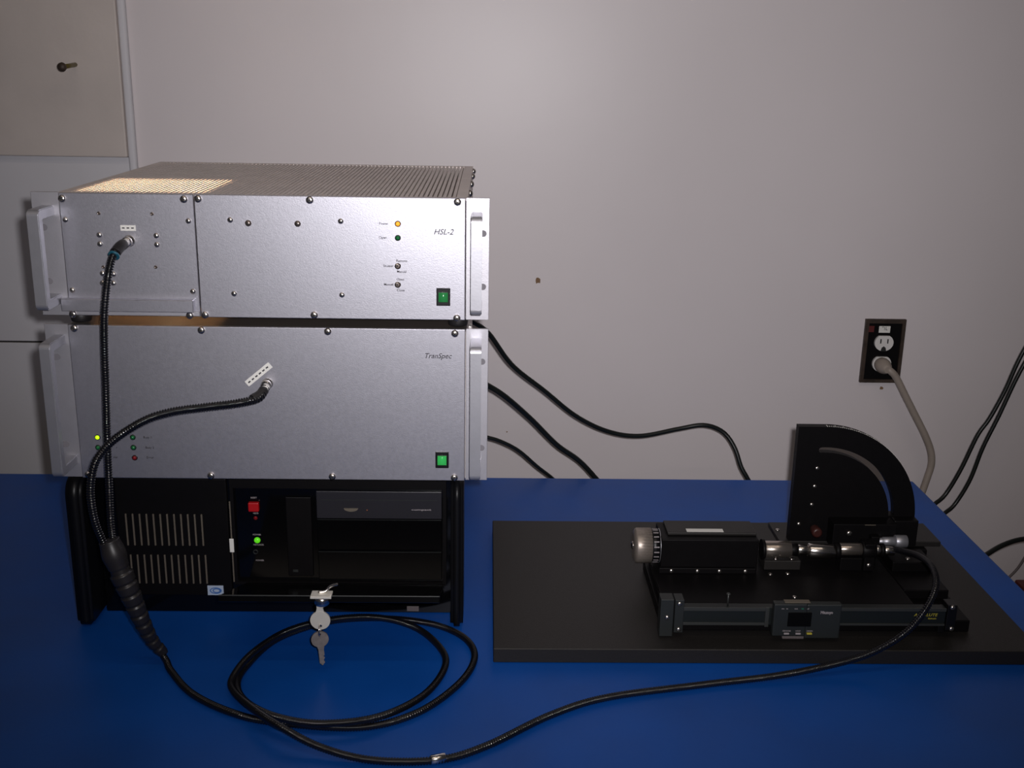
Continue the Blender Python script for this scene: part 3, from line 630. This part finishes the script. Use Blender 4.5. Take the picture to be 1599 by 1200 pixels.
# ---------------------------------------------------------------- breadboard
bm = B(); box(bm, .2505, .8715, -.0760, .2850, .0005, .0180, .0008, 1)
o = rebase(obj('optical_breadboard', bm, 'bread'), (.56, .10, 0)); tag(o, 'flat black rectangular base board lying on the right of the table', 'board')
# ---------------------------------------------------------------- linear stage with digital scale
ls = thing('linear_stage', 'black linear stage with long digital scale along the front of the base board', 'stage', (.62, .03, .018))
bm = B(); box(bm, .4450, .8050, -.0330, .1280, .0182, .0330, .0012); obj('base_plate', bm, 'satin_black', ls)
bm = B()
for y in (-.018, .098): box(bm, .4500, .7440, y, y + .016, .0331, .0400, .001)
obj('guide_rails', bm, 'satin_black', ls)
bm = B(); box(bm, .4470, .7400, -.0260, .1220, .0402, .0500, .0012); cg = obj('carriage', bm, 'satin_black', ls)
bm = B(); box(bm, .4400, .4550, -.0500, -.0332, .0200, .0663, .0006); e1 = obj('end_bracket', bm, 'grey', ls)
K_mid.at(e1, (.4480, -.0500, .0440), .4)
bm = B(); box(bm, .4562, .4665, -.0505, -.0332, .0250, .0660, .0005); e2 = obj('clamp_plate', bm, 'grey', ls)
K_mid.at(e2, (.4612, -.0505, .0615), .2); K_mid.at(e2, (.4618, -.0505, .0292), .9)
bm = B(); box(bm, .4666, .7680, -.0480, -.0380, .0340, .0562, .0003); sc = obj('scale_beam', bm, 'scale', ls)
bm = B(); box(bm, .4666, .5640, -.0492, -.0478, .0520, .0562, .0002); box(bm, .4666, .5640, -.0492, -.0478, .0340, .0372, .0002)
box(bm, .6460, .7680, -.0492, -.0478, .0528, .0568, .0002); box(bm, .6460, .7680, -.0492, -.0478, .0345, .0370, .0002); obj('beam_edges', bm, 'scale_edge', sc)
bm = B(); box(bm, .5600, .5645, -.0500, -.0478, .0325, .0570, .0004); obj('end_stop', bm, 'scale_edge', sc)
bm = B(); box(bm, .7690, .7800, -.0500, -.0332, .0290, .0610, .0008); box(bm, .7620, .7692, -.0470, -.0332, .0250, .0320, .0004); e3 = obj('end_bracket', bm, 'black', ls)
K_mid.at(e3, (.7740, -.0500, .0585), .2); K_mid.at(e3, (.7760, -.0500, .0315), .9)
text('ABSOLUTE', .7450, .0480, -.0482, .0036, 'yellowink', sc, shear=.2, sx=1.1)
text('Digimatic', .7530, .0435, -.0482, .0018, 'yellowink', sc)
bm = B()
box(bm, .5668, .6045, -.0600, -.0500, .0262, .0668, .0014); box(bm, .6045, .6440, -.0590, -.0500, .0230, .0660, .0014); hd = obj('readout', bm, 'grey', ls)
bm = B(); box(bm, .5830, .6100, -.0606, -.0596, .0390, .0565, .0004); obj('display', bm, 'lcd', hd)
for x, m_ in ((.5830, 'palehink'), (.5963, 'palehink'), (.6092, 'yellowink')):
    bm = B(); box(bm, x - .0030, x + .0030, -.0612, -.0585, .0290, .0310, .0004); obj('button', bm, m_, hd)
for s, x, z, m_ in (('ZERO/ABS', .5830, .0333, 'palehink'), ('HOLD', .5960, .0333, 'palehink'), ('ORIGIN', .6092, .0333, 'palehink'), ('mm', .5765, .0612, 'palehink'), ('on', .5812, .0612, 'palehink'), ('inch', .5915, .0612, 'palehink'), ('0.0', .5988, .0612, 'greenink'), ('off', .6050, .0612, 'palehink')):
    text(s, x, z, -.0603 if x < .6045 else -.0603, .0015, m_, hd)
text('Mitutoyo', .6270, .0560, -.0592, .0034, 'palehink', hd, bold=.0002, sx=.8)
bm = B(); box(bm, .5800, .6050, -.0560, -.0505, .0205, .0240, .0010); obj('thumb_bar', bm, 'greycord', hd)
bm = B(); box(bm, .5790, .6080, -.0580, -.0505, .0669, .0678, .0002); obj('top_clip', bm, 'tan', hd)
bm = B(); cyl(bm, (.5180, -.0420, .0563), (.5180, -.0420, .0700), .0011, n=10); lathe(bm, (.5180, -.0420, .0695), (0, 0, 1), dome(.0026, .0018), 12); obj('stud', bm, 'scale_edge', ls)
for x, y in ((.600, -.020), (.604, -.010), (.590, .050), (.612, .052)): K_top.at(cg, (x, y, .0500))
# ---------------------------------------------------------------- block with knurled knob
kb = thing('focusing_block', 'black block with knurled silver dial on its left end and white strip on top', 'instrument', (.51, .09, .05))
bm = B(); box(bm, .4555, .5745, .0555, .1080, .0503, .0930, .0012); obj('housing', bm, 'satin_black', kb)
bm = B(); box(bm, .4530, .5720, .0500, .0556, .0503, .0575, .0008); sk = obj('flange', bm, 'satin_black', kb)
for x in (.4680, .5000, .5270, .5590): K_mid.at(sk, (x, .0500, .0538), .4)
bm = B(); box(bm, .4640, .5740, .0680, .1060, .0930, .0968, .0010); obj('top_cover', bm, 'bread', kb)
bm = B(); box(bm, .4880, .5335, .0700, .0790, .0970, .0974); obj('sticker', bm, 'label', kb, 'blank white strip sticker')
kx, ky, kz = .4550, .0790, .0745
bm = B(); n = 72; prof = [(0, .0150), (.0022, .0205), (.004, .0215), (.0220, .0215), (.0220, .0195)]
lathe(bm, (.4235, ky, kz), (1, 0, 0), prof, n)
for v in bm.verts:
    d = Vector((0, v.co.y - ky, v.co.z - kz))
    if d.length > .0212:
        a = math.atan2(d.y, d.z); v.co += d.normalized() * (.00035 * (1 if int(round(a / (2 * PI / n))) % 2 else -1))
kn = obj('dial_knob', bm, 'knurl', kb, 'knurled silver dial')
bm = B(); lathe(bm, (.4455, ky, kz), (1, 0, 0), [(0, .0200), (.0005, .0206), (.0095, .0206), (.0095, .019)], 48); rg = obj('scale_ring', bm, 'black', kb)
bm = B()
for k in range(20):
    a = 2 * PI * k / 20
    b2 = B(); box(b2, .4472, .4535, -.0007, .0007, .0205, .0209); bmesh.ops.transform(b2, matrix=Matrix.Translation((0, ky, kz)) @ Matrix.Rotation(a, 4, 'X'), verts=b2.verts[:])
    me = bpy.data.meshes.new('tmp'); b2.to_mesh(me); b2.free(); bm.from_mesh(me); bpy.data.meshes.remove(me)
obj('graduations', bm, 'palehink', rg)
bm = B(); lathe(bm, (.4550, ky, kz), (1, 0, 0), [(0, .0212), (.0010, .0212), (.0010, .018)], 48); obj('rim', bm, 'alu2', rg)
bm = B(); lathe(bm, (.4238, ky, kz), (-1, 0, 0), dome(.0050, .0030), 16); obj('cap_screw', bm, 'chrome', kn)
# ---------------------------------------------------------------- lens barrel line
fh = thing('fiber_holder', 'row of small chrome tubes in black mounts on the stage, ending at the cable', 'optics', (.66, .07, .05))
ty, tz = .0700, .0745
def ax(x0, x1, r, m, nm, tilt=0.0, ch=.0004, dz=0.0, lab=None):
    bm = B(); cyl(bm, (x0, ty, tz + dz), (x1, ty, tz + dz + (x1 - x0) * tilt), r, r, 24, ch); return obj(nm, bm, m, fh, lab)
ax(.5815, .5852, .0128, 'satin_black', 'collar'); ax(.5852, .6180, .0105, 'tube', 'tube')
ax(.6180, .6265, .0080, 'satin_black', 'collar', -.05)
ax(.6265, .6400, .0062, 'chrome', 'tube', -.05); ax(.6400, .6735, .0092, 'chrome', 'tube', -.05, .0012, -.001)
ax(.6735, .6790, .0100, 'satin_black', 'collar', 0, .0004, -.001); ax(.6790, .7060, .0078, 'tube', 'tube', 0, .0004, .001)
ax(.7060, .7230, .0115, 'satin_black', 'collar'); ax(.7230, .7300, .0065, 'chrome', 'tube'); ax(.7300, .7345, .0085, 'satin_black', 'collar')
ax(.7345, .7470, .0058, 'chrome', 'connector', -.1)
bm = B(); box(bm, .5850, .6300, .0620, .0950, .0503, .0625, .0008); m1 = obj('mount', bm, 'bread', fh); K_top.at(m1, (.6000, .0680, .0625)); K_top.at(m1, (.6200, .0680, .0625))
bm = B(); box(bm, .6790, .7060, .0610, .0800, .0503, .0670, .0008); m2 = obj('mount', bm, 'satin_black', fh)
bm = B(); box(bm, .7080, .7210, .0600, .0800, .0503, .0860, .0010); m3 = obj('mount', bm, 'satin_black', fh)
K_mid.at(m3, (.7140, .0600, .0585), .3)
# ---------------------------------------------------------------- goniometer
gn = thing('goniometer', 'upright black quarter-circle plate with curved slot on the base board', 'goniometer', (.72, .16, .018))
bm = B(); box(bm, .6500, .8200, .1400, .2050, .0182, .0430, .001); obj('riser', bm, 'satin_black', gn)
bm = B(); box(bm, .6270, .8410, .1500, .2120, .0431, .0500, .0008)
bp_ = obj('base_plate', bm, 'bread', gn); K_top.at(bp_, (.6330, .1850, .0500)); K_top.at(bp_, (.8200, .1900, .0500))
cx, cz, GY = .6755, .0820, .150
R1, xl, zb = .1262, .6385, .0502
bm = B(); n = 40; th = .012
sr, sw, a0s, a1s = .0950, .0036, math.radians(3), math.radians(93)
# outline and curved slot, filled as one plate
outer = [(xl, zb), (cx + R1 * math.cos(math.asin(-.03 / R1)), zb)] + [(cx + R1 * math.cos(a), cz + R1 * math.sin(a)) for a in [(-.2 + (PI / 2 + .2) * i / n) for i in range(1, n + 1)]] + [(xl, cz + R1)]
slot = [(cx + (sr + sw) * math.cos(a0s + (a1s - a0s) * i / n), cz + (sr + sw) * math.sin(a0s + (a1s - a0s) * i / n)) for i in range(n + 1)]
ex, ez = cx + sr * math.cos(a1s), cz + sr * math.sin(a1s)
slot += [(ex + sw * math.cos(a1s + PI * k / 6), ez + sw * math.sin(a1s + PI * k / 6)) for k in range(1, 6)]
slot += [(cx + (sr - sw) * math.cos(a1s + (a0s - a1s) * i / n), cz + (sr - sw) * math.sin(a1s + (a0s - a1s) * i / n)) for i in range(n + 1)]
def ring_edges(pts):
    vs = [bm.verts.new((x, GY, z)) for x, z in pts]
    return [bm.edges.new((vs[k], vs[(k + 1) % len(vs)])) for k in range(len(vs))]
ed = ring_edges(outer) + ring_edges(slot)
bmesh.ops.triangle_fill(bm, use_beauty=True, use_dissolve=False, edges=ed)
r_ = bmesh.ops.extrude_face_region(bm, geom=bm.faces[:])
bmesh.ops.translate(bm, vec=(0, th, 0), verts=[v for v in r_['geom'] if isinstance(v, bmesh.types.BMVert)])
q = obj('quadrant_plate', bm, 'satin_black', gn)
# engraved degree marks on the rim
bm = B()
for k in range(46):
    a = math.radians(90 - k * 1.25); L = .006 if k % 4 == 0 else .003
    b2 = B(); box(b2, R1, R1 + .0004, GY + .001, GY + .001 + L, -.0004, .0004)
    bmesh.ops.transform(b2, matrix=Matrix.Translation((cx, 0, cz)) @ Matrix.Rotation(-a, 4, 'Y'), verts=b2.verts[:])
    me = bpy.data.meshes.new('tmp'); b2.to_mesh(me); b2.free(); bm.from_mesh(me); bpy.data.meshes.remove(me)
obj('degree_marks', bm, 'label', q)
for x, z in ((.6670, .1520), (.6660, .1270), (.6645, .1015), (.6500, .0740)): K_mid.at(q, (x, GY, z), .3)
bm = B(); box(bm, .6880, .7700, .1250, .1500, .0505, .0850, .0010); ab = obj('arm_block', bm, 'satin_black', gn)
K_big.at(ab, (.7085, .1250, .0725), .7)
bm = B(); box(bm, .7280, .7420, .1245, .1260, .0838, .0846); obj('edge_mark', bm, 'tan', ab)
bm = B(); box(bm, .7700, .8020, .1350, .1700, .0505, .0860, .0015); obj('clamp', bm, 'satin_black', gn)
bm = B(); lathe(bm, (.6700, .1490, .0690), (0, -1, 0), [(0, .005), (.004, .0062), (.014, .0068), (.017, .0062), (.018, .004)], 22); obj('clamp_knob', bm, 'redknob', gn, 'dull red-brown knob')
bm = B(); lathe(bm, (.7450, .1200, .0640), (1, 0, 0), [(0, .0030), (.002, .0045), (.006, .0045), (.0065, .0055), (.022, .0060), (.0222, .0050)], 24); mc = obj('micrometer', bm, 'alu2', gn)
bm = B(); lathe(bm, (.7670, .1200, .0640), (1, 0, 0), [(0, .0075), (.0005, .0080), (.0150, .0080), (.0155, .0070)], 48)
for i, v in enumerate(bm.verts):
    d = Vector((0, v.co.y - .12, v.co.z - .064))
    if d.length > .0078: v.co += d.normalized() * (.0003 * (1 if i % 2 else -1))
obj('thimble', bm, 'alu2', mc)
bm = B(); box(bm, .7350, .7460, .1150, .1260, .0560, .0720, .001); obj('micrometer_mount', bm, 'satin_black', gn)
# small translation block behind the cable end
tb = thing('translation_block', 'low black block with two small screws at the right rear of the stage', 'stage', (.80, .07, .018))
bm = B(); box(bm, .7450, .8000, .0200, .1180, .0331, .0450, .001); 
bmesh.ops.translate(bm, vec=(0, 0, 0), verts=bm.verts[:]); b_ = obj('block', bm, 'satin_black', tb)
bm = B(); box(bm, .7480, .7980, .0700, .1100, .0451, .0580, .001); b2_ = obj('upper_slide', bm, 'satin_black', tb)
for x, y in ((.770, .080), (.790, .080)): K_top.at(b2_, (x, y, .0580))
# dark red box on the floor beyond the table end
t = thing('storage_box', 'dark red box just visible past the right end of the table', 'box', (1.32, .5, -.74))
bm = B(); box(bm, 1.205, 1.45, .42, .62, -.74, -.245, .004); obj('body', bm, 'reddirt', t)
bm = B(); box(bm, 1.200, 1.455, .415, .625, -.245, -.235, .003); obj('lid', bm, 'reddirt', t)
